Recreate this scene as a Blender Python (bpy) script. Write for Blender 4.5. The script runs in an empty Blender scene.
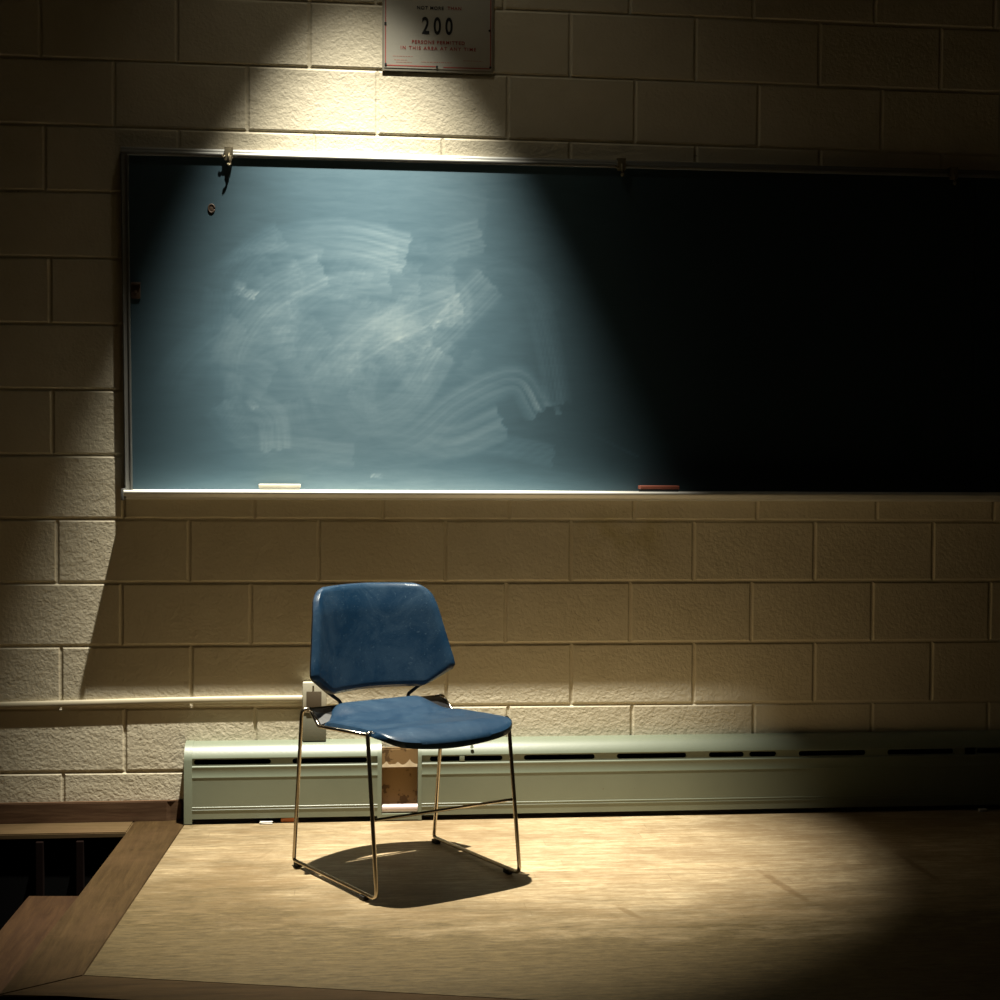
import bpy, bmesh, math, random
import numpy as np
from mathutils import Vector, Matrix

random.seed(7)
S = bpy.context.scene
COL = S.collection

# ------------------------------------------------------------------ camera
def cam_axes(yaw, pitch, roll):
    cy, sy, cp, sp, cr, sr = math.cos(yaw), math.sin(yaw), math.cos(pitch), math.sin(pitch), math.cos(roll), math.sin(roll)
    f = Vector((sy*cp, cy*cp, -sp)); r = Vector((cy, -sy, 0)); d = f.cross(r)
    return cr*r+sr*d, -sr*r+cr*d, f
r_, d_, f_ = cam_axes(0.102165, 0.030994, -0.006013)
cam = bpy.data.cameras.new('camera'); co = bpy.data.objects.new('camera', cam); COL.objects.link(co)
cam.sensor_width = 36; cam.lens = 54.0; cam.clip_start = .05; cam.clip_end = 60
co.matrix_world = Matrix(((r_.x, -d_.x, -f_.x, .90247), (r_.y, -d_.y, -f_.y, -4.80725), (r_.z, -d_.z, -f_.z, 1.16707), (0, 0, 0, 1)))
S.camera = co

# ------------------------------------------------------------------ world, lamp, added fill, exposure
w = bpy.data.worlds.new('world'); S.world = w; w.use_nodes = True
w.node_tree.nodes['Background'].inputs[0].default_value = (.85, .62, .34, 1)
w.node_tree.nodes['Background'].inputs[1].default_value = .008
LAMP = Vector((.89, -.62, 4.0))
sp = bpy.data.lights.new('spot_lamp', 'SPOT'); so = bpy.data.objects.new('spot_lamp', sp); COL.objects.link(so)
sp.energy = 1900; sp.color = (1, .945, .80); sp.shadow_soft_size = .022
sp.spot_size = math.radians(42); sp.spot_blend = .80
so.location = LAMP
aim = Vector((1.01, -.42, 0))
so.rotation_euler = (aim-LAMP).to_track_quat('-Z', 'Y').to_euler()
sk = bpy.data.lights.new('added_fill_spot', 'SPOT'); sk.energy = 13; sk.color = (1, .90, .68); sk.shadow_soft_size = .05; sk.spot_size = math.radians(80); sk.spot_blend = 1.  # added weak fill to brighten the right wall, no separate source there
sko = bpy.data.objects.new('added_fill_spot', sk); COL.objects.link(sko); sko.location = LAMP
sko.rotation_euler = (Vector((1.5, -.2, 0))-LAMP).to_track_quat('-Z', 'Y').to_euler()
S.view_settings.view_transform = 'Standard'; S.view_settings.look = 'None'
S.view_settings.gamma = 1; S.view_settings.use_curve_mapping = False
S.view_settings.exposure = 0.0

# ------------------------------------------------------------------ materials
def newmat(name, base=(.5, .5, .5), rough=.6, metal=0., spec=.5):
    m = bpy.data.materials.new(name); m.use_nodes = True
    b = m.node_tree.nodes['Principled BSDF']
    b.inputs['Base Color'].default_value = (*base, 1); b.inputs['Roughness'].default_value = rough
    b.inputs['Metallic'].default_value = metal; b.inputs['Specular IOR Level'].default_value = spec
    return m, m.node_tree, b
def N(nt, t, **kw):
    n = nt.nodes.new(t)
    for k, v in kw.items():
        if k.startswith('i_'):
            key = k[2:]; key = int(key) if key.isdigit() else key.replace('_', ' ')
            n.inputs[key].default_value = v
        else: setattr(n, k, v)
    return n
def L(nt, a, b): nt.links.new(a, b)
def coords(nt, scale=(1, 1, 1), rot=(0, 0, 0)):
    g = N(nt, 'ShaderNodeNewGeometry'); mp = N(nt, 'ShaderNodeMapping')
    tc = N(nt, 'ShaderNodeTexCoord')
    mp.inputs['Scale'].default_value = scale; mp.inputs['Rotation'].default_value = rot
    L(nt, tc.outputs['Object'], mp.inputs['Vector']); return mp.outputs[0]
def noise(nt, vec, scale, detail=3, rough=.5, dist=0):
    n = N(nt, 'ShaderNodeTexNoise'); n.inputs['Scale'].default_value = scale; n.inputs['Detail'].default_value = detail
    n.inputs['Roughness'].default_value = rough; n.inputs['Distortion'].default_value = dist
    L(nt, vec, n.inputs['Vector']); return n.outputs['Fac']
def ramp(nt, fac, stops):
    r = N(nt, 'ShaderNodeValToRGB'); e = r.color_ramp.elements
    while len(e) < len(stops): e.new(.5)
    for i, (p, c) in enumerate(stops):
        e[i].position = p; e[i].color = (*c, 1) if len(c) == 3 else c
    L(nt, fac, r.inputs[0]); return r.outputs[0]
def mix(nt, fac, a, b, mode='MIX'):
    n = N(nt, 'ShaderNodeMix', data_type='RGBA', blend_type=mode)
    for s, v in ((0, fac), (6, a), (7, b)):
        if isinstance(v, (int, float)): n.inputs[s].default_value = v
        elif isinstance(v, tuple): n.inputs[s].default_value = (*v, 1)
        else: L(nt, v, n.inputs[s])
    return n.outputs[2]
def bump(nt, bsdf, h, strength=.5, dist=.01, prev=None):
    n = N(nt, 'ShaderNodeBump'); n.inputs['Strength'].default_value = strength; n.inputs['Distance'].default_value = dist
    L(nt, h, n.inputs['Height'])
    if prev is not None: L(nt, prev, n.inputs['Normal'])
    L(nt, n.outputs[0], bsdf.inputs['Normal']); return n.outputs[0]

def mat_wall():
    m, nt, b = newmat('painted_block', rough=.62, spec=.35)
    v = coords(nt)
    big = noise(nt, v, 1.6, 4, .6); mid = noise(nt, v, 9, 4, .6)
    c = ramp(nt, big, [(.3, (.60, .535, .385)), (.7, (.72, .655, .50))])
    c = mix(nt, .35, c, ramp(nt, mid, [(.3, (.58, .515, .37)), (.75, (.74, .675, .53))]))
    # yellowed scuffed stain below the board
    spot = N(nt, 'ShaderNodeVectorMath', operation='DISTANCE'); spot.inputs[1].default_value = (1.72, 0, .90)
    mp = coords(nt, (.55, 1, 1)); spot.inputs[1].default_value = (1.0, 0, .90); L(nt, mp, spot.inputs[0])
    mm = ramp(nt, spot.outputs['Value'], [(.0, (1, 1, 1)), (.13, (0, 0, 0))])
    mm2 = mix(nt, 1., mm, ramp(nt, noise(nt, v, 14, 3), [(.4, (0, 0, 0)), (.65, (.8, .8, .8))]), 'MULTIPLY')
    c = mix(nt, mm2, c, (.46, .39, .17))
    pit = noise(nt, v, 55, 2, .5)
    c = mix(nt, ramp(nt, pit, [(.76, (0, 0, 0)), (.80, (.7, .7, .7))]), c, (.18, .14, .09))
    L(nt, c, b.inputs['Base Color'])
    h1 = noise(nt, v, 95, 2, .55, .3); h2 = noise(nt, v, 26, 2, .5)
    p = bump(nt, b, h1, .48, .0042); bump(nt, b, h2, .35, .006, p)
    return m
SCRATCH = [(2.052, -.675, 2.116, -1.076, .018), (1.593, -.99, 1.649, -1.145, .014), (2.514, -.562, 2.527, -.902, .016), (2.365, -1.088, 2.587, -1.115, .02)]
def mat_wood(name, ca, cb, along='X', plank=.057, rough=.42, dark=(.16, .1, .05), wear=.5, seam=True, off=0.):
    m, nt, b = newmat(name, rough=rough, spec=.22 if seam else .12)
    if along == 'X': v = coords(nt); gs = (1.3, 16, 16)
    else: v = coords(nt); gs = (16, 1.3, 16)
    g = coords(nt, gs)
    grain = noise(nt, g, 3.2, 6, .65, .4); fine = noise(nt, coords(nt, tuple(s*3 for s in gs)), 4, 4, .7)
    c = ramp(nt, grain, [(.28, ca), (.72, cb)])
    c = mix(nt, .35, c, ramp(nt, fine, [(.3, dark), (.6, cb)]), 'MULTIPLY') if False else mix(nt, ramp(nt, fine, [(.35, (.45, .45, .45)), (.6, (0, 0, 0))]), c, ca)
    patch = noise(nt, v, 2.3, 5, .7, .6)
    c = mix(nt, ramp(nt, patch, [(.46, (0, 0, 0)), (.7, (wear, wear, wear))]), c, dark)
    scuff = noise(nt, coords(nt, (1.6, 6, 6), (0, 0, .5)), 6, 5, .75)
    c = mix(nt, ramp(nt, scuff, [(.56, (0, 0, 0)), (.72, (wear*.8,)*3)]), c, dark)
    if seam:
        sx = N(nt, 'ShaderNodeSeparateXYZ'); L(nt, v, sx.inputs[0])
        def mth(op, a, b=None, cc=None):
            n = N(nt, 'ShaderNodeMath', operation=op)
            for i, q in enumerate((a, b, cc)):
                if q is None: continue
                if isinstance(q, (int, float)): n.inputs[i].default_value = q
                else: L(nt, q, n.inputs[i])
            return n.outputs[0]
        yr = mth('DIVIDE', sx.outputs[1], plank); row = mth('FLOOR', yr); fy = mth('FRACT', yr)
        wn = N(nt, 'ShaderNodeTexWhiteNoise', noise_dimensions='1D'); L(nt, row, wn.inputs['W'])
        u = mth('ADD', mth('DIVIDE', sx.outputs[0], 1.35), mth('MULTIPLY', wn.outputs['Value'], 9.)); cellx = mth('FLOOR', u); fx = mth('FRACT', u)
        cb_ = N(nt, 'ShaderNodeCombineXYZ'); L(nt, cellx, cb_.inputs[0]); L(nt, row, cb_.inputs[1])
        wt = N(nt, 'ShaderNodeTexWhiteNoise', noise_dimensions='3D'); L(nt, cb_.outputs[0], wt.inputs['Vector'])
        tone = mth('MULTIPLY_ADD', wt.outputs['Value'], .22, .80)
        ey = mth('LESS_THAN', mth('ABSOLUTE', mth('SUBTRACT', fy, .5)), .474); ex = mth('LESS_THAN', mth('ABSOLUTE', mth('SUBTRACT', fx, .5)), .4992)
        k = mth('MULTIPLY', mth('MULTIPLY_ADD', ey, .34, .66), mth('MULTIPLY_ADD', ex, .35, .65))
        tk = mth('MULTIPLY', tone, k)
        cc = N(nt, 'ShaderNodeCombineXYZ')
        for i in range(3): L(nt, tk, cc.inputs[i])
        c = mix(nt, 1., c, cc.outputs[0], 'MULTIPLY')
        # long scratches and grime worn into the varnish, with painted light falloff
        scr = noise(nt, coords(nt, (1, 9, 9), (0, 0, -.9)), 7, 4, .8)
        c = mix(nt, ramp(nt, scr, [(.60, (0, 0, 0)), (.68, (.5, .5, .5))]), c, dark)
        gr = noise(nt, coords(nt, (.8, 1.6, 1)), 1.5, 6, .72, .5)
        c = mix(nt, ramp(nt, gr, [(.47, (0, 0, 0)), (.62, (.62, .62, .62))]), c, (.24, .16, .085))
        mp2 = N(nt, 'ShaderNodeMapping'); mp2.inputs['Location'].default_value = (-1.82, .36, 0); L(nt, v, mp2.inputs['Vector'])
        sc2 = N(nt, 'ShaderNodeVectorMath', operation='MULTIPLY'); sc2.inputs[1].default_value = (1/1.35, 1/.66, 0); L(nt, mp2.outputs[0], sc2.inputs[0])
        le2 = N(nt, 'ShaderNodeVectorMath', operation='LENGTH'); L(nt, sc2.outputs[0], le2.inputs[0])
        for (gx, gy, gr_, ga) in ((.62, -.70, .20, .7), (.5, -.85, .3, .6), (.74, -1.0, .2, .6)):  # stains, deepened so the left front looks more dimly lit
            dn = N(nt, 'ShaderNodeVectorMath', operation='DISTANCE'); dn.inputs[1].default_value = (gx, gy, 0); L(nt, v, dn.inputs[0])
            q = mth('SUBTRACT', mth('MULTIPLY_ADD', noise(nt, coords(nt, (1, 2.6, 1)), 4.5, 6, .75, .4), 1.6, .25), mth('DIVIDE', dn.outputs['Value'], gr_))
            c = mix(nt, mth('MULTIPLY', ramp(nt, q, [(0, (0, 0, 0)), (.55, (1, 1, 1))]), ga), c, (.20, .13, .060))
        spk = noise(nt, coords(nt, (11, 34, 1)), 1.7, 7, .85)
        c = mix(nt, ramp(nt, spk, [(.47, (0, 0, 0)), (.60, (.55, .55, .55))]), c, (.26, .175, .085))
        lit = noise(nt, coords(nt, (5, 42, 1), (0, 0, .02)), 1.9, 6, .8)
        c = mix(nt, ramp(nt, lit, [(.52, (0, 0, 0)), (.66, (.45, .45, .45))]), c, (.86, .73, .50))
        for (ax, ay, bx, by, wd) in SCRATCH:
            an = math.atan2(by-ay, bx-ax); ln_ = math.hypot(bx-ax, by-ay)/2; mx, my = (ax+bx)/2, (ay+by)/2
            sb = N(nt, 'ShaderNodeVectorMath', operation='SUBTRACT'); sb.inputs[1].default_value = (mx, my, 0); L(nt, v, sb.inputs[0])
            ro = N(nt, 'ShaderNodeVectorRotate', rotation_type='Z_AXIS'); ro.inputs['Angle'].default_value = -an; L(nt, sb.outputs[0], ro.inputs[0])
            sc_ = N(nt, 'ShaderNodeVectorMath', operation='MULTIPLY'); sc_.inputs[1].default_value = (1/ln_, 1/wd, 0); L(nt, ro.outputs[0], sc_.inputs[0])
            le = N(nt, 'ShaderNodeVectorMath', operation='LENGTH'); L(nt, sc_.outputs[0], le.inputs[0])
            q = mth('SUBTRACT', mth('MULTIPLY_ADD', noise(nt, v, 30, 4, .7), 1.4, .3), le.outputs['Value'])
            c = mix(nt, ramp(nt, q, [(0, (0, 0, 0)), (.5, (.7, .7, .7))]), c, (.22, .14, .07))
        st = noise(nt, coords(nt, (1.1, 26, 26)), 5, 6, .75, .3)
        c = mix(nt, ramp(nt, st, [(.5, (0, 0, 0)), (.62, (.75, .75, .75))]), c, (.28, .185, .09))
        ln = noise(nt, coords(nt, (1.0, 30, 30)), 5, 5, .8)
        c = mix(nt, ramp(nt, ln, [(.52, (0, 0, 0)), (.66, (.55, .55, .55))]), c, (.30, .20, .10))
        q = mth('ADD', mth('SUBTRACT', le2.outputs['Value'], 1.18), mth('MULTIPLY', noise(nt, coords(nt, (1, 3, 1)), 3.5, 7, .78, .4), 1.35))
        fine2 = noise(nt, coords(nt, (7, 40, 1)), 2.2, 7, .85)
        c = mix(nt, ramp(nt, q, [(0, (0, 0, 0)), (.95, (.96, .96, .96))]), c, mix(nt, ramp(nt, fine2, [(.38, (0, 0, 0)), (.62, (1, 1, 1))]), (.040, .028, .011), (.125, .090, .040)))  # dark varnish towards front and left, also painting in the light pool's falloff
    L(nt, c, b.inputs['Base Color'])
    rr = N(nt, 'ShaderNodeMapRange'); rr.inputs['To Min'].default_value = rough-.08; rr.inputs['To Max'].default_value = rough+.25
    L(nt, patch, rr.inputs[0]); L(nt, rr.outputs[0], b.inputs['Roughness'])
    bump(nt, b, grain, .25, .002)
    return m
def mat_paint(name, col, rough=.45, chip=None, spec=.5, metal=0., amt=.62, sc=60, bmp=.08):
    m, nt, b = newmat(name, col, rough, metal, spec)
    v = coords(nt); n1 = noise(nt, v, 5, 5, .65)
    c = mix(nt, n1, tuple(x*.82 for x in col), tuple(min(1, x*1.14) for x in col))
    if chip:
        n2 = noise(nt, v, sc, 4, .65)
        c = mix(nt, ramp(nt, n2, [(amt, (0, 0, 0)), (amt+.03, (1, 1, 1))]), c, chip)
    L(nt, c, b.inputs['Base Color']); bump(nt, b, noise(nt, v, 120, 2), bmp, .002)
    return m
def mat_slate():
    m, nt, b = newmat('slate_green_board', rough=.42, spec=.45)
    at = N(nt, 'ShaderNodeAttribute', attribute_name='chalk')
    base = mix(nt, noise(nt, coords(nt), 3, 4), (.009, .019, .024), (.015, .030, .038))
    streak = noise(nt, coords(nt, (1.2, 1, 7), (0, .25, 0)), 6, 6, .7, .5)
    f = N(nt, 'ShaderNodeMath', operation='MULTIPLY')
    mr = N(nt, 'ShaderNodeMapRange'); mr.inputs['To Min'].default_value = .72; mr.inputs['To Max'].default_value = 1.25
    L(nt, streak, mr.inputs[0]); L(nt, at.outputs['Fac'], f.inputs[0]); L(nt, mr.outputs[0], f.inputs[1])
    c = mix(nt, f.outputs[0], base, ramp(nt, f.outputs[0], [(.16, (.34, .64, .84)), (.42, (.62, .78, .82))])); L(nt, c, b.inputs['Base Color'])
    r2 = N(nt, 'ShaderNodeMapRange'); r2.inputs['To Min'].default_value = .38; r2.inputs['To Max'].default_value = .75
    r2.inputs['From Max'].default_value = .4
    L(nt, f.outputs[0], r2.inputs[0]); L(nt, r2.outputs[0], b.inputs['Roughness'])
    return m
def mat_vinyl():
    m, nt, b = newmat('blue_vinyl', rough=.35, spec=.5)
    v = coords(nt)
    worn = noise(nt, v, 9, 6, .75, .8)
    c = mix(nt, ramp(nt, worn, [(.40, (0, 0, 0)), (.72, (.42, .42, .42))]), (.006, .027, .060), (.055, .098, .145))
    fl = noise(nt, v, 120, 3, .6)
    c = mix(nt, ramp(nt, fl, [(.62, (0, 0, 0)), (.76, (.22, .22, .22))]), c, (.20, .30, .38))
    L(nt, c, b.inputs['Base Color'])
    vo = N(nt, 'ShaderNodeTexVoronoi'); vo.inputs['Scale'].default_value = 420; L(nt, v, vo.inputs['Vector'])
    p = bump(nt, b, vo.outputs['Distance'], .18, .0012); bump(nt, b, noise(nt, v, 14, 3), .12, .006, p)
    return m
M = dict(
    wall=mat_wall(), slate=mat_slate(), vinyl=mat_vinyl(),
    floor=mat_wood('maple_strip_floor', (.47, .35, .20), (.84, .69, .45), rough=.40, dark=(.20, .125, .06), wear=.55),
    trim=mat_wood('dark_stained_trim', (.030, .017, .006), (.070, .042, .016), along='Y', rough=.5, dark=(.08, .045, .02), wear=.6, seam=False),
    tread=mat_wood('reddish_stained_tread', (.026, .012, .005), (.060, .031, .012), along='Y', rough=.55, dark=(.05, .024, .012), wear=.6, seam=False),
    trimx=mat_wood('dark_stained_trim_long', (.030, .017, .006), (.070, .042, .016), along='X', rough=.5, dark=(.08, .045, .02), wear=.6, seam=False),
    base=mat_wood('worn_baseboard_wood', (.06, .032, .017), (.155, .092, .053), along='X', rough=.6, dark=(.10, .05, .03), wear=.7, seam=False),
    ledge=mat_wood('ledge_wood', (.075, .048, .022), (.14, .095, .046), along='X', rough=.5, dark=(.15, .09, .05), wear=.4, seam=False),
    well=mat_paint('black_stair_well', (.004, .004, .004), .9, spec=.1),  # near-black colour paints in the shade of the stair opening
    stud=mat_paint('dark_red_stud', (.008, .003, .002), .8, spec=.1),
    heater=mat_paint('pale_green_enamel', (.180, .208, .150), .42, (.14, .12, .07), amt=.70, spec=.9),
    heater_dark=mat_paint('heater_interior', (.006, .006, .005), .9, spec=.1),
    rust=mat_paint('brown_backing', (.27, .17, .075), .8, (.12, .07, .03), amt=.58, sc=25, spec=.2),
    torn=mat_paint('torn_paper_edge', (.62, .50, .34), .9, spec=.1),
    pipe=mat_paint('pinkish_pipe', (.62, .50, .46), .45, (.2, .1, .06), metal=.3, amt=.62, sc=40),
    alu=mat_paint('aluminium', (.29, .29, .27), .46, metal=.8, bmp=.03),
    tray=mat_paint('chalky_aluminium', (.66, .65, .60), .45, metal=.45, bmp=.03),
    brass=mat_paint('dull_brass', (.26, .22, .14), .45, (.08, .055, .03), metal=.6, amt=.6),
    chrome=mat_paint('worn_chrome', (.50, .44, .35), .22, metal=1., bmp=.02),
    black=mat_paint('black_steel', (.010, .010, .011), .38, spec=.5),
    rubber=mat_paint('black_rubber', (.012, .011, .010), .7),
    box=mat_paint('beige_metal_box', (.52, .49, .38), .5, (.2, .14, .08), amt=.72),
    boxgrey=mat_paint('grey_box_extension', (.20, .20, .15), .5),
    boxdark=mat_paint('brown_cover', (.10, .075, .045), .6),
    conduit=mat_paint('beige_painted_conduit', (.56, .50, .36), .38, bmp=.05),
    paper=mat_paint('aged_sign_paper', (.47, .45, .38), .35, spec=.6),
    ink=mat_paint('black_ink', (.010, .010, .010), .5), red=mat_paint('red_ink', (.34, .045, .03), .6),
    pinkink=mat_paint('faded_red_ink', (.40, .17, .13), .6), frame=mat_paint('sign_mount', (.30, .28, .22), .5),
    felt=mat_paint('dusty_felt', (.50, .50, .44), .95, spec=.1), feltd=mat_paint('dark_felt', (.03, .03, .03), .95, spec=.1),
    cream=mat_paint('chalky_wood', (.66, .61, .48), .7), redwood=mat_paint('red_brown_wood', (.30, .085, .05), .5),
    scrap=mat_paint('white_scrap', (.62, .60, .55), .8), orange=mat_paint('orange_chip', (.45, .13, .03), .6),
    brown=mat_paint('brown_clip', (.06, .035, .02), .6),
    plaster=mat_paint('dark_ceiling', (.25, .22, .17), .9),
)

# ------------------------------------------------------------------ mesh helpers
def finish(name, bm, mat, parent=None, smooth=False, loc=None):
    me = bpy.data.meshes.new(name)
    bmesh.ops.recalc_face_normals(bm, faces=bm.faces[:])
    bm.to_mesh(me); bm.free()
    mats = mat if isinstance(mat, (list, tuple)) else [mat]
    for m in mats: me.materials.append(M[m])
    if smooth:
        for p in me.polygons: p.use_smooth = True
        if smooth == 'auto':
            try: me.set_sharp_from_angle(angle=math.radians(38))
            except Exception: pass
    o = bpy.data.objects.new(name, me); COL.objects.link(o)
    if parent: o.parent = parent
    return o
def empty(name, label, cat, loc, rz=0, group=None):
    o = bpy.data.objects.new(name, None); COL.objects.link(o); o.location = loc; o.rotation_euler = (0, 0, rz)
    o.empty_display_size = .05
    tag(o, label, cat, group); return o
def tag(o, label, cat, group=None):
    o['label'] = label; o['category'] = cat
    if group: o['group'] = group
    return o
def struct(o, label=None):
    o['kind'] = 'structure'
    if label: o['label'] = label
    return o
def rel(o, org):
    for v in o.data.vertices: v.co -= Vector(org)
    return o
def box(bm, x0, x1, y0, y1, z0, z1, bev=0, mi=0, rot=None, seg=2):
    r = bmesh.ops.create_cube(bm, size=1)
    vs = r['verts']
    for v in vs:
        v.co = Vector((x0+(v.co.x+.5)*(x1-x0), y0+(v.co.y+.5)*(y1-y0), z0+(v.co.z+.5)*(z1-z0)))
    fs = list({f for v in vs for f in v.link_faces})
    for f in fs: f.material_index = mi
    if bev:
        es = list({e for v in vs for e in v.link_edges})
        g = bmesh.ops.bevel(bm, geom=es, offset=bev, segments=seg, affect='EDGES', profile=.6)
        vs = list({v for f in g['faces'] for v in f.verts} | {v for v in vs if v.is_valid})
    if rot: bmesh.ops.transform(bm, matrix=rot, verts=vs)
    return vs
def prism(bm, pts, z0, z1, bev=0):
    a = [bm.verts.new((x, y, z1)) for x, y in pts]; b = [bm.verts.new((x, y, z0)) for x, y in pts]
    n = len(pts); f = bm.faces.new(a); bm.faces.new(list(reversed(b)))
    for i in range(n): bm.faces.new([a[i], b[i], b[(i+1) % n], a[(i+1) % n]])
    if bev:
        bmesh.ops.bevel(bm, geom=[e for e in f.edges], offset=bev, segments=2, affect='EDGES')
def fillet(pts, rad, n=6):
    pts = [Vector(p) for p in pts]; out = [pts[0]]
    for i in range(1, len(pts)-1):
        a, b, c = pts[i-1], pts[i], pts[i+1]
        r = rad[i-1] if isinstance(rad, (list, tuple)) else rad
        u = (a-b); v = (c-b); ang = u.angle(v)
        d = min(r/math.tan(ang/2) if ang < 3.1 else 0, u.length*.48, v.length*.48)
        p0 = b+u.normalized()*d; p1 = b+v.normalized()*d
        for k in range(n+1):
            t = k/n; out.append(p0*(1-t)**2+b*2*t*(1-t)+p1*t*t)
    out.append(pts[-1]); return out
def tube(bm, path, r, n=12, cap=True, mi=0, flat=1.):
    path = [Vector(p) for p in path]; rings = []
    T = (path[1]-path[0]).normalized(); up = Vector((0, 0, 1)) if abs(T.z) < .9 else Vector((1, 0, 0))
    nrm = (up-T*up.dot(T)).normalized()
    for i, p in enumerate(path):
        t = (path[min(i+1, len(path)-1)]-path[max(i-1, 0)]).normalized()
        nrm = (nrm-t*nrm.dot(t)).normalized(); bn = t.cross(nrm)
        rings.append([bm.verts.new(p+(nrm*math.cos(2*math.pi*k/n)+bn*math.sin(2*math.pi*k/n)*flat)*r) for k in range(n)])
    for a, b in zip(rings, rings[1:]):
        for k in range(n):
            f = bm.faces.new([a[k], a[(k+1) % n], b[(k+1) % n], b[k]]); f.material_index = mi
    if cap:
        for rg in (rings[0], rings[-1]):
            f = bm.faces.new(rg); f.material_index = mi
def extrude_x(bm, prof, x0, x1, closed=False, caps=False, mi=0):
    a = [bm.verts.new((x0, y, z)) for y, z in prof]; b = [bm.verts.new((x1, y, z)) for y, z in prof]
    n = len(prof)
    for i in range(n if closed else n-1):
        j = (i+1) % n
        f = bm.faces.new([a[i], a[j], b[j], b[i]]); f.material_index = mi
    if closed and caps: bm.faces.new(a); bm.faces.new(b)

# ================================================================== STRUCTURE
# ---- block wall: measured courses and head joints (metres in the wall plane)
HB = .2032; ZF = 2.37802
COURSE = {-1: (2.5894, -.0042), 0: (2.3836, -.0046), 1: (2.1783, -.0039), 2: (1.9735, 0), 3: (1.7688, 0), 4: (1.5624, 0),
          5: (1.3585, 0), 6: (1.1541, 0), 7: (.9538, -.0013), 8: (.7528, -.0004), 9: (.554, -.0011), 10: (.357, -.0031), 11: (.1552, -.0048)}
JX = {-1: {0: -.044, 2: .372, 4: .783, 8: 1.613, 10: 2.023, 12: 2.435, 14: 2.845}, 0: {1: .179, 3: .59, 7: 1.413, 9: 1.826, 13: 2.647},
      1: {0: -.032, 2: .377, 4: .798, 8: 1.615, 10: 2.027, 12: 2.441, 14: 2.854}, 3: {0: -.017}, 5: {0: -.011},
      6: {3: .613, 9: 1.834, 11: 2.243, 13: 2.649, 15: 3.052}, 7: {0: .002, 2: .409, 8: 1.627, 10: 2.033, 12: 2.439, 14: 2.844},
      8: {1: .199, 3: .602, 7: 1.416, 9: 1.824, 11: 2.228, 13: 2.638, 15: 3.043}, 9: {0: .013, 2: .416, 8: 1.632, 10: 2.037, 12: 2.443, 14: 2.845},
      10: {1: .209, 9: 1.833, 13: 2.642, 15: 3.043}, 11: {0: .018}}
def cz(k, x):
    a, b = COURSE.get(k, (ZF-k*HB, 0) if k > 0 else (ZF+.0055-k*HB, -.004))
    return a+b*min(max(x, -.3), 3.2)
def jx(k, a):
    d = JX.get(k, {})
    if a in d: return d[a]
    if d:
        n = min(d, key=lambda q: abs(q-a)); return d[n]+(a-n)*.2035
    return a*.2035-.02+.003*k
bm = bmesh.new()
def mortar_z(): pass
for k in range(-10, 19):
    par = (k+1) % 2
    for a in range(-12+par, 27, 2):
        xa, xb = jx(k, a), jx(k, a+2)
        def quad(inset, y):
            i = inset
            pts = [(xa+i, cz(k+1, xa)+i), (xb-i, cz(k+1, xb)+i), (xb-i, cz(k, xb)-i), (xa+i, cz(k, xa)-i)]
            return [bm.verts.new((px, y, pz)) for px, pz in pts]
        jit = random.uniform(-.0006, .0006)
        q0 = quad(.0085, jit); q1 = quad(.0058, .0011+jit); q2 = quad(.0038, .0038); q3 = quad(0, .0046)
        bm.faces.new(q0)
        for p, q in ((q0, q1), (q1, q2), (q2, q3)):
            for i in range(4): bm.faces.new([p[i], p[(i+1) % 4], q[(i+1) % 4], q[i]])
# solid body behind the faces
box(bm, -2.45, 5.3, .0050, .2, -1.3, 4.3)
struct(finish('wall_back', bm, 'wall'), 'cream painted concrete block wall behind the chalkboard')
# ---- stage
bm = bmesh.new()
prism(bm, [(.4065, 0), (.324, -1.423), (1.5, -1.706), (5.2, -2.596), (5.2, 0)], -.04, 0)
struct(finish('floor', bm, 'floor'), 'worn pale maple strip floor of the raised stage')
bm = bmesh.new()
prism(bm, [(.4045, 0), (.3225, -1.4235), (.163, -1.532), (.207, -.81), (.237, -.155), (.241, 0)], -.04, .0004, .002)
struct(finish('trim_1', bm, 'trim'), 'dark stained border board along the left edge of the stage')
bm = bmesh.new()
prism(bm, [(.3235, -1.4255), (5.2, -2.599), (5.2, -2.73), (.30, -1.551), (.165, -1.5345)], -.04, .0004, .002)
struct(finish('trim_2', bm, 'trimx'), 'dark stained border board along the front edge of the stage')
bm = bmesh.new()
prism(bm, [(-2.4, 0), (.2395, 0), (.2355, -.150), (-2.4, -.142)], -.015, 0, .003)
struct(finish('trim_3', bm, 'ledge'), 'wooden ledge along the wall above the stair opening')
bm = bmesh.new()
prism(bm, [(.19, -.81), (.15, -1.50), (.30, -1.53), (5.2, -2.70), (5.2, -2.66), (.35, -1.49), (.22, -1.44), (.25, -.2), (.25, 0), (.21, 0)], -.9, -.041)
struct(finish('wall_stage_side', bm, 'well'))
# ---- stair well
bm = bmesh.new(); box(bm, -2.4, 5.3, -6.5, .0, -1.0, -.9); struct(finish('floor_lower', bm, 'well'))
bm = bmesh.new(); box(bm, -2.4, .21, -.135, -.11, -.9, -.022); struct(finish('wall_stair_back', bm, 'well'))
for x in (-.035, .085):
    bm = bmesh.new(); box(bm, x, x+.022, -.160, -.135, -.899, -.024, .002); struct(finish('trim_4', bm, 'stud'))
bm = bmesh.new()
prism(bm, [(.039, -.628), (.20, -.642), (.150, -1.53), (.008, -1.53)], -.085, -.05, .004)
prism(bm, [(.046, -.64), (.198, -.65), (.150, -1.52), (.016, -1.52)], -.899, -.086)
struct(finish('trim_5', bm, 'tread'), 'dark stained stair tread beside the stage edge')
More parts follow.
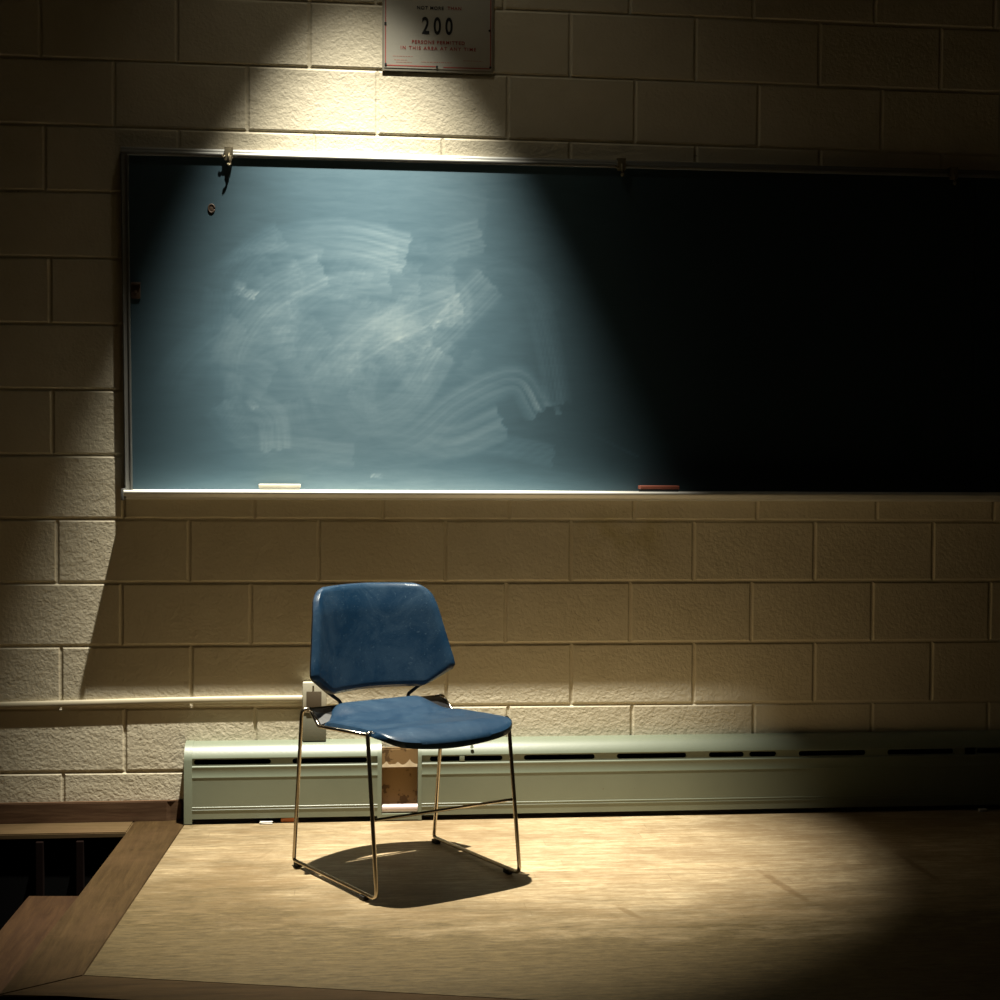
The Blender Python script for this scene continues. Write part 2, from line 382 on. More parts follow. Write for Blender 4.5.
# ---- baseboard
bm = bmesh.new()
prism(bm, [(-2.4, -.0005), (.392, -.0005), (.385, -.012), (.352, -.014), (.340, -.020), (-2.4, -.020)], .001, .064, .003)
struct(finish('baseboard_left', bm, 'base'), 'worn brown wooden baseboard left of the heater')
# ---- rest of the room, outside the frame
bm = bmesh.new(); box(bm, -2.5, 5.3, -6.5, 0, 4.3, 4.4); struct(finish('ceiling', bm, 'plaster'))
bm = bmesh.new(); box(bm, 5.2, 5.3, -6.5, 0, -.9, 4.3); struct(finish('wall_right', bm, 'plaster'))
bm = bmesh.new(); box(bm, -2.5, -2.4, -6.5, 0, -.9, 4.3); struct(finish('wall_left', bm, 'plaster'))

# ================================================================== CHALKBOARD
ORG = Vector((2.3, -.0, 1.03))
BX0, BX1, BZ0, BZ1, SEAM = .2275, 5.05, 1.040, 2.098, 2.9625
cb = empty('chalkboard', 'long wall mounted slate chalkboard in an aluminium frame, chalk smeared at left', 'chalkboard', ORG)
def cbtop(x): return 2.1095-.0055*max(0, x-.2)    # the top rail sags very slightly to the right
def catmull(pts, n=14):
    P = [np.array(p, float) for p in pts]; P = [2*P[0]-P[1]]+P+[2*P[-1]-P[-2]]; out = []
    for i in range(1, len(P)-2):
        for k in range(n):
            t = k/n; a, b, c, d = P[i-1:i+3]
            out.append(.5*((2*b)+(-a+c)*t+(2*a-5*b+4*c-d)*t*t+(-a+3*b-3*c+d)*t**3))
    out.append(P[-2]); return np.array(out)
def chalk_density(X, Z):
    rs = np.random.RandomState(3)
    d = np.zeros_like(X)
    # general dust, thick where the board was used most
    def sm(a, b, x): t = np.clip((x-a)/(b-a), 0, 1); return t*t*(3-2*t)
    d += .17*np.exp(-(((X-1.02)/.73)**2)**1.5)*(.88+.12*np.sin(3*X+5*Z))
    d += .05*np.exp(-(((X-.95)/.55)**2+((Z-1.5)/.36)**2)**2)
    d += .13*np.exp(-(Z-1.040)/.05)*np.exp(-((X-1.)/.95)**4)+.05*np.exp(-(2.098-Z)/.10)*np.exp(-((X-1.)/.8)**4)
    # eraser swipes: (points, half width, strength)
    U = lambda u, v: (.2265+(u*.44+120-128)/316., 2.098-(v*.44+140-160)/316.)
    sw = [([(280, 300), (360, 250), (500, 232), (640, 262)], .055, .17), ([(235, 600), (245, 480), (320, 370), (450, 300)], .045, .13),
          ([(300, 540), (350, 430), (450, 345), (600, 320)], .035, .10), ([(430, 640), (480, 520), (600, 430), (760, 360)], .05, .13),
          ([(520, 610), (600, 500), (700, 450), (830, 320)], .05, .10), ([(500, 690), (640, 690), (760, 600), (890, 545), (948, 620)], .04, .12),
          ([(660, 655), (740, 690), (860, 640)], .045, .14), ([(900, 280), (950, 400), (990, 600)], .035, .08),
          ([(250, 595), (330, 630), (345, 710)], .04, .12), ([(700, 245), (810, 215)], .045, .09), ([(560, 340), (740, 340), (760, 420)], .035, .09),
          ([(380, 430), (480, 400), (600, 410), (690, 470)], .04, .09), ([(130, 520), (230, 510), (330, 560)], .05, .05), ([(480, 560), (540, 640), (640, 600), (720, 480)], .045, .11),
          ([(90, 620), (140, 520), (260, 420)], .05, .05), ([(150, 720), (300, 700), (520, 720)], .035, .06), ([(600, 720), (800, 690), (980, 720)], .03, .07),
          ([(240, 345), (300, 362)], .012, .22), ([(245, 330), (275, 345)], .010, .16), ([(885, 545), (915, 560), (945, 615)], .008, .16),
          ([(275, 590), (300, 615)], .010, .15), ([(740, 370), (700, 430)], .008, .15), ([(180, 180), (420, 150), (820, 170)], .06, .03),
          ([(590, 770), (560, 765)], .006, .2), ([(978, 590), (992, 622)], .007, .14), ([(1050, 660), (1180, 720)], .003, .07)]
    for k in range(70):
        cx, cz_ = rs.uniform(360, 860), rs.uniform(330, 640); rr = rs.uniform(60, 250); a0 = rs.uniform(1.6, 4.2); da = rs.uniform(.7, 1.8)
        sw.append(([(cx+rr*math.cos(a0+da*t), cz_+rr*.8*math.sin(a0+da*t)) for t in (0, .33, .66, 1)], rs.uniform(.008, .045), rs.uniform(.022, .055)))
    for pts, hw, st in sw:
        P = catmull([U(*p) for p in pts], 10)
        hw *= 1.45; st *= .62; fr = rs.uniform(6, 34, 5); ph = rs.uniform(0, 6.3, 5); am = rs.uniform(.05, .17, 5)
        best = np.full(X.shape, 9.); side = np.zeros_like(X); arc = np.zeros_like(X); s0 = 0
        m = (X > P[:, 0].min()-hw*1.3) & (X < P[:, 0].max()+hw*1.3) & (Z > P[:, 1].min()-hw*1.3) & (Z < P[:, 1].max()+hw*1.3)
        x, z = X[m], Z[m]; bb = best[m]; ss = side[m]; aa = arc[m]
        tot = np.sum(np.hypot(*(P[1:]-P[:-1]).T))
        for a, b in zip(P, P[1:]):
            ab = b-a; l = np.hypot(*ab)
            if l < 1e-6: continue
            t = np.clip(((x-a[0])*ab[0]+(z-a[1])*ab[1])/l**2, 0, 1)
            ex, ez = x-a[0]-t*ab[0], z-a[1]-t*ab[1]; dd = np.hypot(ex, ez); u = dd < bb
            bb = np.where(u, dd, bb); ss = np.where(u, np.sign(ab[0]*ez-ab[1]*ex)*dd, ss); aa = np.where(u, s0+t*l, aa); s0 += l
        streak = .72+sum(am[i]*np.sin(ss/hw*fr[i]+ph[i]+.7*np.sin(aa*(5+2*i)+ph[i])) for i in range(5))
        tl = P[-1]-P[-2]; tl = tl/max(np.hypot(*tl), 1e-6); bey = (((x-P[-1][0])*tl[0]+(z-P[-1][1])*tl[1]) > .004*np.sin(ss*160))&(aa > tot*.93)
        q = np.clip(1-bb/hw, 0, 1); core = sm(0, .45, q)*np.where(bey, 0, 1)
        edge = np.exp(-((bb/hw-.85)/.13)**2)*.25
        endf = sm(0, .45*tot, aa)*(.55+.6*(aa/tot)**2)
        d[m] += st*(core*streak+edge*core)*endf
    return np.clip(d, 0, .9)
def slate_panel(name, x0, x1, nx, nz, chalk, label):
    xs = np.linspace(x0, x1, nx+1); zs = np.linspace(BZ0, BZ1, nz+1)
    X, Z = np.meshgrid(xs, zs); Y = np.full_like(X, -.020)
    co_ = np.stack([X-ORG.x, Y-ORG.y, Z-ORG.z], -1).reshape(-1, 3)
    idx = np.arange((nx+1)*(nz+1)).reshape(nz+1, nx+1)
    f = np.stack([idx[:-1, :-1], idx[:-1, 1:], idx[1:, 1:], idx[1:, :-1]], -1).reshape(-1, 4)
    n0 = len(co_)
    # a back and four sides give the slate its thickness
    back = [(x0, -.004, BZ0), (x1, -.004, BZ0), (x1, -.004, BZ1), (x0, -.004, BZ1)]
    vs = co_.tolist()+[(a-ORG.x, b-ORG.y, c-ORG.z) for a, b, c in back]
    fs = f.tolist()+[[n0+3, n0+2, n0+1, n0]]
    fs += [idx[0, ::-1].tolist()+[n0, n0+1], idx[-1, :].tolist()+[n0+2, n0+3], idx[:, 0].tolist()+[n0+3, n0], idx[::-1, -1].tolist()+[n0+1, n0+2]]
    me = bpy.data.meshes.new(name); me.from_pydata(vs, [], fs); me.materials.append(M['slate'])
    at = me.attributes.new('chalk', 'FLOAT', 'POINT')
    val = np.zeros(len(vs)); val[:n0] = chalk_density(X, Z).ravel() if chalk else 0
    at.data.foreach_set('value', val.astype(np.float32))
    o = bpy.data.objects.new(name, me); COL.objects.link(o); o.parent = cb
    o['label'] = label; return o
slate_panel('slate_panel', BX0, SEAM-.0012, 420, 165, True, 'large slate panel with swirling eraser smears')
slate_panel('slate_panel', SEAM+.0012, BX1, 4, 2, False, 'clean dark slate panel beyond the seam at right')
def part(name, bm, mat, parent, org, smooth=False, label=None):
    o = finish(name, bm, mat, parent, smooth); rel(o, org)
    if label: o['label'] = label
    return o
# frame
bm = bmesh.new()
prof = [(-.0005, 0), (-.0005, .016), (-.016, .016), (-.020, .012), (-.021, .006), (-.024, .004), (-.027, .003), (-.0295, -.001), (-.0295, -.006), (-.027, -.010), (-.022, -.0105), (-.0195, -.0105), (-.004, -.0105)]
a = [bm.verts.new((.2030, y, z+2.098)) for y, z in prof]; b = [bm.verts.new((5.07, y, z+2.098-.006)) for y, z in prof]
for i in range(len(prof)): bm.faces.new([a[i], a[(i+1) % len(prof)], b[(i+1) % len(prof)], b[i]])
bm.faces.new(a); bm.faces.new(b)
part('top_rail', bm, 'alu', cb, ORG, 'auto')
bm = bmesh.new()
p2 = [(.2030, -.0005), (.2030, -.029), (.2060, -.031), (.2150, -.026), (.2190, -.026), (.2215, -.031), (.2245, -.031), (.2265, -.0205), (.225, -.0195), (.225, -.004), (.214, -.0005)]
lean = .0120
a = [bm.verts.new((x-.0005, y, 2.090)) for x, y in p2]; b = [bm.verts.new((x-.0005+lean, y, 1.036)) for x, y in p2]
for i in range(len(p2)): bm.faces.new([a[i], a[(i+1) % len(p2)], b[(i+1) % len(p2)], b[i]])
bm.faces.new(a); bm.faces.new(b)
part('side_rail', bm, 'alu', cb, ORG, 'auto')
# chalk tray: trough, rounded lip
bm = bmesh.new()
lip = [(-.1025+.0075*math.cos(t), 1.041+.0075*math.sin(t)) for t in np.linspace(-.9, 4.0, 12)]
trp = [(-.0005, 1.048), (-.021, 1.048), (-.026, 1.040), (-.036, 1.0365), (-.090, 1.0365)]+lip+[(-.1015, 1.026), (-.070, 1.018), (-.030, 1.021), (-.0005, 1.030)]
extrude_x(bm, trp, .2190, 5.07, True, True)
part('chalk_tray', bm, 'tray', cb, ORG, 'auto')
bm = bmesh.new()
box(bm, .214, .2225, -.1115, -.0006, 1.016, 1.052, .002)
tube(bm, [(.2150, -.100, 1.024), (.2285, -.100, 1.024)], .0055)
part('tray_end_cap', bm, 'alu', cb, ORG, 'auto')
# chipped hole and brown latch on the slate
bm = bmesh.new()
tube(bm, [(.4805+.0095*math.cos(t), -.0205, 1.928+.0125*math.sin(t)) for t in np.linspace(0, 2*math.pi*.96, 22)], .0026, 8)
box(bm, .4745, .4865, -.0212, -.0201, 1.920, 1.936, .0005)
part('mounting_hole', bm, 'brown', cb, ORG, True)
bm = bmesh.new()
box(bm, .233, .2620, -.0245, -.0203, 1.643, 1.690, .001); box(bm, .2345, .2632, -.031, -.0246, 1.686, 1.693, .001); tube(bm, [(.248, -.027, 1.665), (.248, -.0246, 1.665)], .004, 10)
part('latch', bm, 'brown', cb, ORG, 'auto')

# ---- map hooks clipped over the top rail
def map_hook(first=None):
    o = empty('map_hook', '', 'hook', (0, 0, 0), group='map hooks on the chalkboard rail')
    bm = bmesh.new()
    box(bm, -.013, .011, -.0345, -.0320, -.022, .0165, .0008); box(bm, -.013, .011, -.0345, -.001, .0165, .0190, .0008)
    box(bm, .0112, .0135, -.0375, -.026, -.018, .0195, .0006)
    part('bracket', bm, 'brass', o, (0, 0, 0), 'auto')
    bm = bmesh.new()
    tube(bm, fillet([(.001, -.0345, .000), (.001, -.0385, -.012), (.005, -.0370, -.033), (.002, -.0410, -.040), (-.003, -.0450, -.034)], .006), .0032, 8)
    tube(bm, fillet([(-.010, -.034, -.008), (-.017, -.036, -.014), (-.021, -.037, -.005)], .004), .0024, 8)
    box(bm, -.002, .009, -.0365, -.0340, -.036, -.008, .0010)
    part('hook', bm, 'brass', o, (0, 0, 0), True)
    return o
hk = map_hook()
spots = [(.534, 2.0985, 'brass map hook clipped on the top rail above the brightly lit slate'), (1.777, 2.0967, 'map hook on the top rail near the middle, between lit and dark slate'),
         (2.881, 2.0955, 'map hook on the top rail just left of the slate seam, in darkness')]
for i, (x, z, lab) in enumerate(spots):
    if i == 0: o = hk
    else:
        o = hk.copy(); COL.objects.link(o)
        for ch in list(hk.children):
            c = ch.copy(); COL.objects.link(c); c.parent = o
    o.location = (x, 0, z); o['label'] = lab

# ---- erasers on the tray
def eraser(x0, x1, z, top, felt, lab, rz, y):
    o = empty('chalkboard_eraser', lab, 'eraser', ((x0+x1)/2, y, z), rz, 'erasers on the chalk tray')
    h = (x1-x0)/2
    bm = bmesh.new(); box(bm, -h, h, -.021, .021, .0185, .0300, .003, seg=3); part('handle', bm, top, o, (0, 0, 0), 'auto')
    bm = bmesh.new()
    for k in range(5):
        box(bm, -h+.003, h-.003, -.020+k*.0082, -.020+k*.0082+.0072, 0, .0190, .001)
    part('felt_pad', bm, felt, o, (0, 0, 0), 'auto')
eraser(.630, .760, 1.0372, 'cream', 'felt', 'chalk whitened eraser on the tray below the lit slate', .02, -.060)
eraser(1.838, 1.966, 1.0372, 'redwood', 'feltd', 'red brown wooden eraser on the tray where the light ends', -.015, -.060)

# ================================================================== OCCUPANCY SIGN
so_ = Vector((1.188, -.001, 2.38))
sg = empty('occupancy_sign', 'framed paper occupancy sign reading 200 on the wall above the chalkboard', 'sign', so_)
bm = bmesh.new(); box(bm, 1.0115, 1.365, -.006, .0, 2.377, 2.668, .001); part('backing', bm, 'frame', sg, so_, 'auto')
bm = bmesh.new(); box(bm, 1.018, 1.359, -.0075, -.0061, 2.386, 2.66, .0004); part('paper', bm, 'paper', sg, so_, 'auto')
bm = bmesh.new()
for (x0, x1, z0, z1) in ((1.0205, 1.0235, 2.392, 2.655), (1.354, 1.357, 2.392, 2.655), (1.0236, 1.182, 2.392, 2.395), (1.205, 1.3539, 2.3905, 2.3935), (1.0236, 1.3539, 2.652, 2.655)):
    box(bm, x0, x1, -.0080, -.0076, z0, z1)
part('red_border', bm, 'red', sg, so_)
for x, z in ((1.0225, 2.397), (1.1850, 2.393), (1.355, 2.396), (1.0215, 2.525), (1.352, 2.512), (1.0225, 2.648), (1.355, 2.648)):
    bm = bmesh.new(); tube(bm, [(x, -.0076, z), (x, -.0092, z), (x, -.0098, z)], .0036, 10); part('tack', bm, 'ink', sg, so_, 'auto')
def text(name, s, size, x, z, mat, sx=1., bold=0., spacing=1.):
    cu = bpy.data.curves.new(name, 'FONT'); cu.body = s; cu.size = size; cu.align_x = 'CENTER'; cu.offset = bold; cu.extrude = .0002
    cu.space_character = spacing
    t = bpy.data.objects.new(name, cu); COL.objects.link(t)
    dg = bpy.context.evaluated_depsgraph_get(); me = bpy.data.meshes.new_from_object(t.evaluated_get(dg))
    bpy.data.objects.remove(t)
    for v in me.vertices: v.co = Vector((v.co.x*sx+x-so_.x, -.0081-v.co.z-so_.y, v.co.y+z-so_.z))
    me.materials.clear(); me.materials.append(M[mat])
    o = bpy.data.objects.new(name, me); COL.objects.link(o); o.parent = sg; return o
XC = 1.189
text('text_line', 'NOT MORE', .0145, 1.163, 2.5725, 'ink', 1., .0002, 1.2); text('text_line', 'THAN', .0145, 1.240, 2.5735, 'red', 1., .0002, 1.2)
text('number', '200', .074, 1.1855, 2.4965, 'ink', .66, .0016, 1.52)
text('text_line', 'PERSONS PERMITTED', .0150, XC, 2.4645, 'red', 1., .0002, 1.22)
text('text_line', 'IN THIS AREA AT ANY TIME', .0150, XC, 2.4455, 'red', 1., .0002, 1.32)
for x0, x1, z in ((1.045, 1.108, 2.4220), (1.049, 1.090, 2.4105), (1.055, 1.105, 2.4035), (1.135, 1.235, 2.4060), (1.268, 1.330, 2.4140)):
    x = x0; bm = bmesh.new()
    while x < x1:
        l = random.uniform(.004, .011); box(bm, x, min(x+l, x1), -.0078, -.0076, z, z+.0016); x += l+.002
    part('fine_print', bm, 'pinkink', sg, so_)

# ================================================================== BASEBOARD HEATER
HO = Vector((2.5, -.04, 0))
ht = empty('baseboard_heater', 'pale green enamelled baseboard heater with slotted top along the wall', 'heater', HO)
PTOP = [(-.0005, .2500), (-.024, .2490), (-.038, .2455), (-.050, .2390), (-.060, .2300), (-.0675, .2200), (-.0720, .2125), (-.0735, .2080), (-.0705, .2062)]
PBOT = [(-.0705, .1845), (-.0765, .1825), (-.0775, .180), (-.0765, .1775), (-.0765, .1515), (-.0778, .1490), (-.0778, .1475), (-.0765, .1462),
        (-.0765, .0555), (-.0779, .0545), (-.0779, .0520), (-.0765, .0508), (-.0765, .0475), (-.0779, .0465), (-.0779, .0440), (-.0765, .0428), (-.0765, .0175), (-.0730, .0165)]
def slotted(bm, x0, x1, z0, z1, y, slots):
    n = 8; zc = (z0+z1)/2; r = .0082; cur = x0
    for a, b in slots:
        pl = [(a+r-r*math.sin(math.pi*k/n)*1., zc+r*math.cos(math.pi*k/n)) for k in range(n+1)]      # left cap, top to bottom
        pr = [(b-r+r*math.sin(math.pi*k/n)*1., zc+r*math.cos(math.pi*k/n)) for k in range(n+1)]
        lo, hi = a-.004, b+.004
        q = lambda pts: bm.faces.new([bm.verts.new((px, y, pz)) for px, pz in pts])
        if lo > cur: q([(cur, z0), (lo, z0), (lo, z1), (cur, z1)])
        for caps, ex in ((pl, lo), (pr, hi)):
            zz = [z1-(z1-z0)*k/n for k in range(n+1)]
            for k in range(n): q([caps[k], caps[k+1], (ex, zz[k+1]), (ex, zz[k])])
            q([caps[0], (ex, z1), (caps[0][0], z1)]); q([caps[-1], (ex, z0), (caps[-1][0], z0)])
        q([(a+r, zc+r), (b-r, zc+r), (b-r, z1), (a+r, z1)]); q([(a+r, zc-r), (b-r, zc-r), (b-r, z0), (a+r, z0)])
        ring = pl+list(reversed(pr))
        for (p, s) in zip(ring, ring[1:]+ring[:1]):
            bm.faces.new([bm.verts.new(v) for v in ((p[0], y, p[1]), (s[0], y, s[1]), (s[0], y+.007, s[1]), (p[0], y+.007, p[1]))])
        cur = hi
    bm.faces.new([bm.verts.new((px, y, pz)) for px, pz in ((cur, z0), (x1, z0), (x1, z1), (cur, z1))])
SL = [(.430, .669), (.736, .970)]
SR = [(1.169, 1.401), (1.470, 1.699), (1.771, 1.999), (2.073, 2.189), (2.207, 2.298), (2.372, 2.598), (2.671, 2.896), (2.974, 3.20), (3.27, 3.50), (3.57, 3.80), (3.87, 4.10), (4.17, 4.40), (4.47, 4.70)]
def cover(x0, x1, slots, label):
    bm = bmesh.new()
    extrude_x(bm, PTOP, x0, x1); extrude_x(bm, PBOT, x0, x1); slotted(bm, x0, x1, .1845, .2065, -.0705, slots)
    bmesh.ops.remove_doubles(bm, verts=bm.verts[:], dist=.00005)
    return part('cover', bm, 'heater', ht, HO, 'auto', label)
cl = cover(.4105, 1.009, SL, 'short left cover section with two slots'); cr = cover(1.139, 5.15, SR, 'long right cover section with many slots')
def endplate(x0, x1, name):
    bm = bmesh.new()
    pr = [(-.0004, .2515), (-.025, .2505), (-.040, .2470), (-.052, .2405), (-.062, .2315), (-.0695, .2215), (-.0745, .2130), (-.0775, .200), (-.0785, .003), (-.0004, .003)]
    extrude_x(bm, pr, x0, x1, True, True); return part(name, bm, 'heater', ht, HO, 'auto')
endplate(.4005, .4255, 'end_cap'); endplate(1.003, 1.0165, 'joint_strip'); endplate(1.1315, 1.1430, 'joint_strip')
bm = bmesh.new(); box(bm, 1.0165, 1.1315, -.078, -.062, .004, .0235, .001); part('joint_sill', bm, 'heater', ht, HO)
bm = bmesh.new()
box(bm, .415, 1.003, -.050, -.012, .02, .236); box(bm, 1.144, 5.1, -.050, -.012, .02, .236)
part('dark_interior', bm, 'heater_dark', ht, HO)  # near-black filler standing in for the shade behind the slots
bm = bmesh.new(); box(bm, 1.0168, 1.1312, -.034, -.028, .022, .226); box(bm, 1.0168, 1.1312, -.056, -.035, .168, .173)
part('back_plate', bm, 'rust', ht, HO)
bm = bmesh.new(); random.seed(4)
xs = np.linspace(1.018, 1.130, 24); tz = [.1755+random.uniform(0, .003)+{1: .003, 2: .007, 3: .011, 4: .004, 9: .003, 10: .008, 11: .006, 12: .002, 16: .004, 17: .009, 18: .015, 19: .010, 20: .006, 21: .002}.get(i, 0) for i in range(24)]
a = [bm.verts.new((x, -.0575, z)) for x, z in zip(xs, tz)]; b = [bm.verts.new((x, -.0585, .1685)) for x in xs]; c = [bm.verts.new((x, -.0565, .1685)) for x in xs]
for i in range(23): bm.faces.new([a[i], a[i+1], b[i+1], b[i]]); bm.faces.new([a[i], a[i+1], c[i+1], c[i]])
part('torn_lining', bm, 'torn', ht, HO)
bm = bmesh.new(); box(bm, 1.0168, 1.1312, -.0570, -.0530, .1735, .2255); part('upper_lining', bm, 'rust', ht, HO)
bm = bmesh.new(); tube(bm, [(1.0172, -.058, .037), (1.1309, -.058, .037)], .0135, 18); part('pipe', bm, 'pipe', ht, HO, 'auto')
# small screw head on the right cover, above the slots
bm = bmesh.new(); tube(bm, [(1.303, -.069, .232), (1.303, -.0735, .2335)], .0055, 12); part('screw', bm, 'heater', ht, HO, 'auto')
bm = bmesh.new(); box(bm, 1.2635, 1.2795, -.0735, -.0710, .186, .205, .001); part('slot_clip', bm, 'heater', ht, HO, 'auto')

# ================================================================== CONDUIT AND BOX
bm = bmesh.new()
pts = [(-2.39, -.016, .362), (-.5, -.016, .366), (-.169, -.016, .3705), (.136, -.016, .3755), (.29, -.016, .3785), (.445, -.016, .3805), (.60, -.016, .3815), (.7655, -.016, .3815)]
tube(bm, [(a, -.0062, c) for a, b, c in pts], .0108, 14, flat=.56)
o = tag(finish('conduit', bm, 'conduit', None, 'auto'), 'thin beige painted conduit running along the block wall left of the heater', 'conduit')
BO = Vector((.80, -.001, .237))
bx = empty('wall_outlet_box', 'beige surface mounted electrical box behind the blue chair', 'outlet box', BO)
bm = bmesh.new(); box(bm, .7665, .8415, -.036, 0, .340, .437, .003); part('housing', bm, 'box', bx, BO, 'auto')
bm = bmesh.new(); box(bm, .7785, .8260, -.0375, -.0361, .344, .409, .001); part('cover_plate', bm, 'boxdark', bx, BO, 'auto')
bm = bmesh.new(); box(bm, .7675, .8405, -.034, 0, .2505, .339, .002); part('lower_duct', bm, 'boxgrey', bx, BO, 'auto')
bm = bmesh.new(); tube(bm, [(.800, -.036, .425), (.800, -.0385, .425)], .003, 10); part('screw', bm, 'boxdark', bx, BO, 'auto')

# ================================================================== CHAIR
K = .986
CH = Vector((1.0711, -.651, 0)); YAW = math.radians(28.437)
ch = empty('stacking_chair', 'blue vinyl stacking chair with worn chrome sled legs on the stage', 'chair', CH, YAW)
def Q(u, v, h): return Vector((u*K, -v*K, 1.16707*(1-K)+K*h))      # u sideways, v forwards, h up
R0 = .0056
for s in (-1, 1):
    bm = bmesh.new()
    path = [Q(s*.205, -.176, .4385), Q(s*.237, -.180, .4400), Q(s*.236, -.231, -.002), Q(s*.228, .236, -.002), Q(s*.2255, .178, .4265), Q(s*.2050, .172, .4265)]
    tube(bm, fillet(path, [.018, .010, .022, .010]), R0, 12)
    leg = finish('sled_leg', bm, 'chrome', ch, True)
    for v in (-.212, .172):
        bm = bmesh.new(); c = Q(s*.232, v, 0); box(bm, c.x-.0085, c.x+.0085, c.y-.013, c.y+.013, .0006, .0125, .002)
        finish('rubber_foot', bm, 'rubber', leg, 'auto')
    bm = bmesh.new()
    tube(bm, fillet([Q(s*.216, -.176, .4370), Q(s*.222, -.150, .4330), Q(s*.223, -.103, .4020), Q(s*.2235, .168, .4210)], [.006, .014]), .0050, 10)
    finish('side_rail', bm, 'chrome', ch, True)
    bm = bmesh.new()
    tube(bm, fillet([Q(s*.102, -.06, .412), Q(s*.112, -.160, .420), Q(s*.114, -.186, .452), Q(s*.160, -.178, .484), Q(s*.231, -.132, .533), Q(s*.198, -.182, .690)], [.03, .012, .03, .012]), .0052, 10)
    finish('back_upright', bm, 'black', ch, True)
bm = bmesh.new(); tube(bm, [Q(-.219, .207, .201), Q(.219, .207, .201)], .0045, 10); finish('stretcher', bm, 'chrome', ch, True)
bm = bmesh.new(); tube(bm, [Q(-.21, -.176, .4385), Q(.21, -.176, .4385)], .0050, 10); tube(bm, [Q(-.21, .172, .4225), Q(.21, .172, .4225)], .0050, 10)
finish('cross_bar', bm, 'chrome', ch, True)
# rear gusset plates
for s in (-1, 1):
    bm = bmesh.new()
    T = [(.215, -.172, .4405), (.216, -.150, .4360), (.218, -.100, .4070), (.150, -.110, .4220), (.120, -.165, .4380), (.120, -.174, .4400)]
    a = [bm.verts.new(Q(s*u, v, h)) for u, v, h in T]; b = [bm.verts.new(Q(s*u, v, h-.004)) for u, v, h in T]
    bm.faces.new(a); bm.faces.new(b)
    for i in range(6): bm.faces.new([a[i], a[(i+1) % 6], b[(i+1) % 6], b[i]])
    finish('gusset_plate', bm, 'black', ch)
def skinned(name, fn, nu, nv, thick, mats, parent, shell=None):
    """closed cushion from a height field: fn(a,b)->point, a,b in -1..1 ; rounded edge by superellipse fall-off"""
    bm = bmesh.new(); top = []; bot = []
    for j in range(nv+1):
        rt = []; rb = []
        for i in range(nu+1):
            p, n, e = fn(-1+2*i/nu, -1+2*j/nv)
            rt.append(bm.verts.new(p+n*thick*e)); rb.append(bm.verts.new(p-n*(.004 if name == 'backrest' else .0025)))
        top.append(rt); bot.append(rb)
    for j in range(nv):
        for i in range(nu):
            bm.faces.new([top[j][i], top[j][i+1], top[j+1][i+1], top[j+1][i]])
            f = bm.faces.new([bot[j][i], bot[j+1][i], bot[j+1][i+1], bot[j][i+1]]); f.material_index = 0 if (name == 'seat' and j > nv-7) else 1
    rim = [(0, i) for i in range(nu)]+[(j, nu) for j in range(nv)]+[(nv, i) for i in range(nu, 0, -1)]+[(j, 0) for j in range(nv, 0, -1)]
    for (j, i), (l, k) in zip(rim, rim[1:]+rim[:1]):
        f = bm.faces.new([top[j][i], top[l][k], bot[l][k], bot[j][i]]); f.material_index = 1 if name == 'backrest' else 0
    return finish(name, bm, mats, parent, 'auto')
def sm(a, b, x): t = min(max((x-a)/(b-a), 0), 1); return t*t*(3-2*t)
def lerp_tab(tab, x):
    if x <= tab[0][0]: return tab[0][1]
    for (a, p), (b, q) in zip(tab, tab[1:]):
        if x <= b:
            t = (x-a)/(b-a); return p+(q-p)*t
    return tab[-1][1]
def seat_pt(a, b):
    """a across, b from rear to front; the rear corners are cut back, the front corners round"""
    c = abs(a)
    vr = -.168+.076*sm(.60, .98, c)
    vf = .267-.014*c**2-.048*c**10
    v = vr+(vf-vr)*(b+1)/2
    u = a*(.2180-.001*sm(.17, .27, v))
    edge = lerp_tab([(-.18, .400), (-.10, .399), (-.04, .408), (.10, .4165), (.18, .4195), (.28, .4195)], v)
    mid = lerp_tab([(-.168, .4400), (-.150, .4385), (-.125, .4310), (-.09, .4180), (-.03, .4050), (.05, .4030), (.13, .4140), (.19, .4210), (.28, .4215)], v)
    k = sm(.50, 1, c)**1.1
    h = mid*(1-k)+edge*k
    f = max(0, v-.185)/.083
    h -= .041*f**2.3*(1-.30*c**2)
    return Vector((u, v, h))
def seat_fn(a, b):
    p = seat_pt(a, b); e = 4e-3
    du = seat_pt(min(a+e, 1), b)-seat_pt(max(a-e, -1), b); dv = seat_pt(a, min(b+e, 1))-seat_pt(a, max(b-e, -1))
    n = du.cross(dv).normalized()
    if n.z < 0: n = -n
    ee = 1.
    for d in (1-abs(a), (1+b)*.9, (1-b)*.9):
        ee *= math.sqrt(max(0, 1-(1-min(d/.075, 1))**2))
    return Q(p.x, p.y, p.z), Vector((n.x, -n.y, n.z)), ee
skinned('seat', seat_fn, 60, 60, .014, ['vinyl', 'black'], ch)
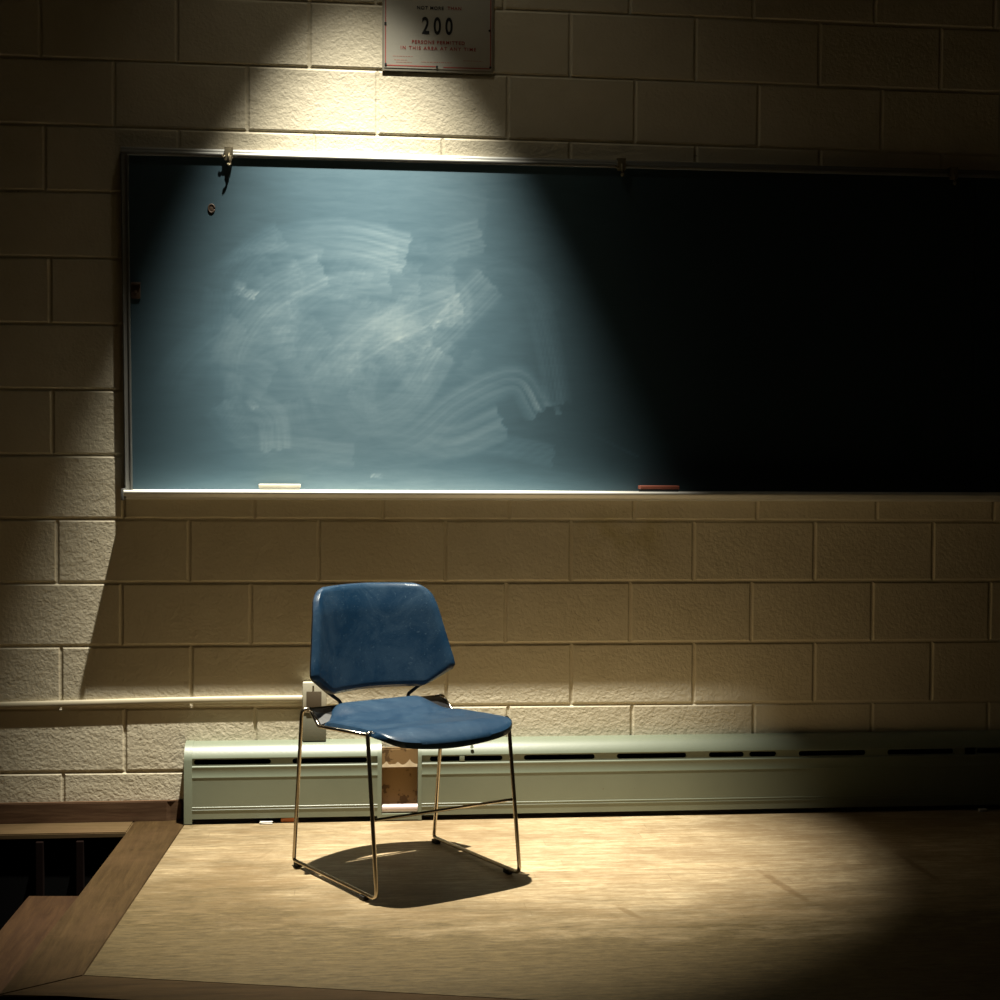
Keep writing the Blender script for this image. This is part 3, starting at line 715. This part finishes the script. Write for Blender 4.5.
# backrest: half width against height, wrapped forwards at the sides
BW = [(.473, .135), (.480, .158), (.492, .180), (.515, .214), (.527, .232), (.540, .239), (.56, .237), (.62, .225), (.685, .213), (.72, .206), (.745, .199), (.762, .187), (.772, .170), (.778, .148), (.781, .10)]
def back_pt(a, h):
    w_ = lerp_tab(BW, h); u = a*w_
    vc = -.206-.165*(h-.481)-.012*sm(.70, .80, h)
    v = vc+.093*(abs(u)/.236)**1.7
    hh = h+.005*(1-(u/.2)**2)*sm(.70, .781, h)
    return Vector((u, v, hh))
def back_fn(a, b):
    t = (b+1)/2; h = .477+(.777-.477)*t
    p = back_pt(a, h); e = 1e-3
    du = back_pt(min(a+e, 1), h)-back_pt(max(a-e, -1), h); dh = back_pt(a, min(h+e, .777))-back_pt(a, max(h-e, .477))
    n = du.cross(dh).normalized()
    if n.y < 0: n = -n
    edge = min(1-abs(a), (h-.477)/.16, (.777-h)/.16)
    ee = math.sqrt(max(0, 1-(1-min(edge/.10, 1))**2))
    return Q(p.x, p.y, p.z), Vector((n.x, -n.y, n.z)), ee
skinned('backrest', back_fn, 44, 48, .015, ['vinyl', 'black'], ch)

# ================================================================== SMALL BITS ON THE FLOOR
def lump(name, x, y, z, sx, sy, sz, mat, label, cat, seed):
    bm = bmesh.new(); rs = random.Random(seed)
    box(bm, -sx, sx, -sy, sy, 0, sz, min(sz, sy)*.3)
    for v in bm.verts: v.co.x += rs.uniform(-1, 1)*sx*.12; v.co.y += rs.uniform(-1, 1)*sy*.2; v.co.z += rs.uniform(0, 1)*sz*.3*(1 if v.co.z > sz*.5 else 0)
    o = finish(name, bm, mat, None, 'auto'); o.location = (x, y, z); tag(o, label, cat)
lump('paper_scrap', .655, -.082, .0004, .020, .007, .006, 'scrap', 'white scrap on the floor under the left heater section', 'scrap', 1)
lump('wood_chip', .722, -.060, .0004, .022, .010, .012, 'orange', 'orange chip under the heater beside the rear chair leg', 'wood chip', 2)
lump('paper_scrap', 2.985, -.100, .0004, .014, .006, .008, 'scrap', 'tiny pale scrap against the heater at far right in the dark', 'scrap', 3)
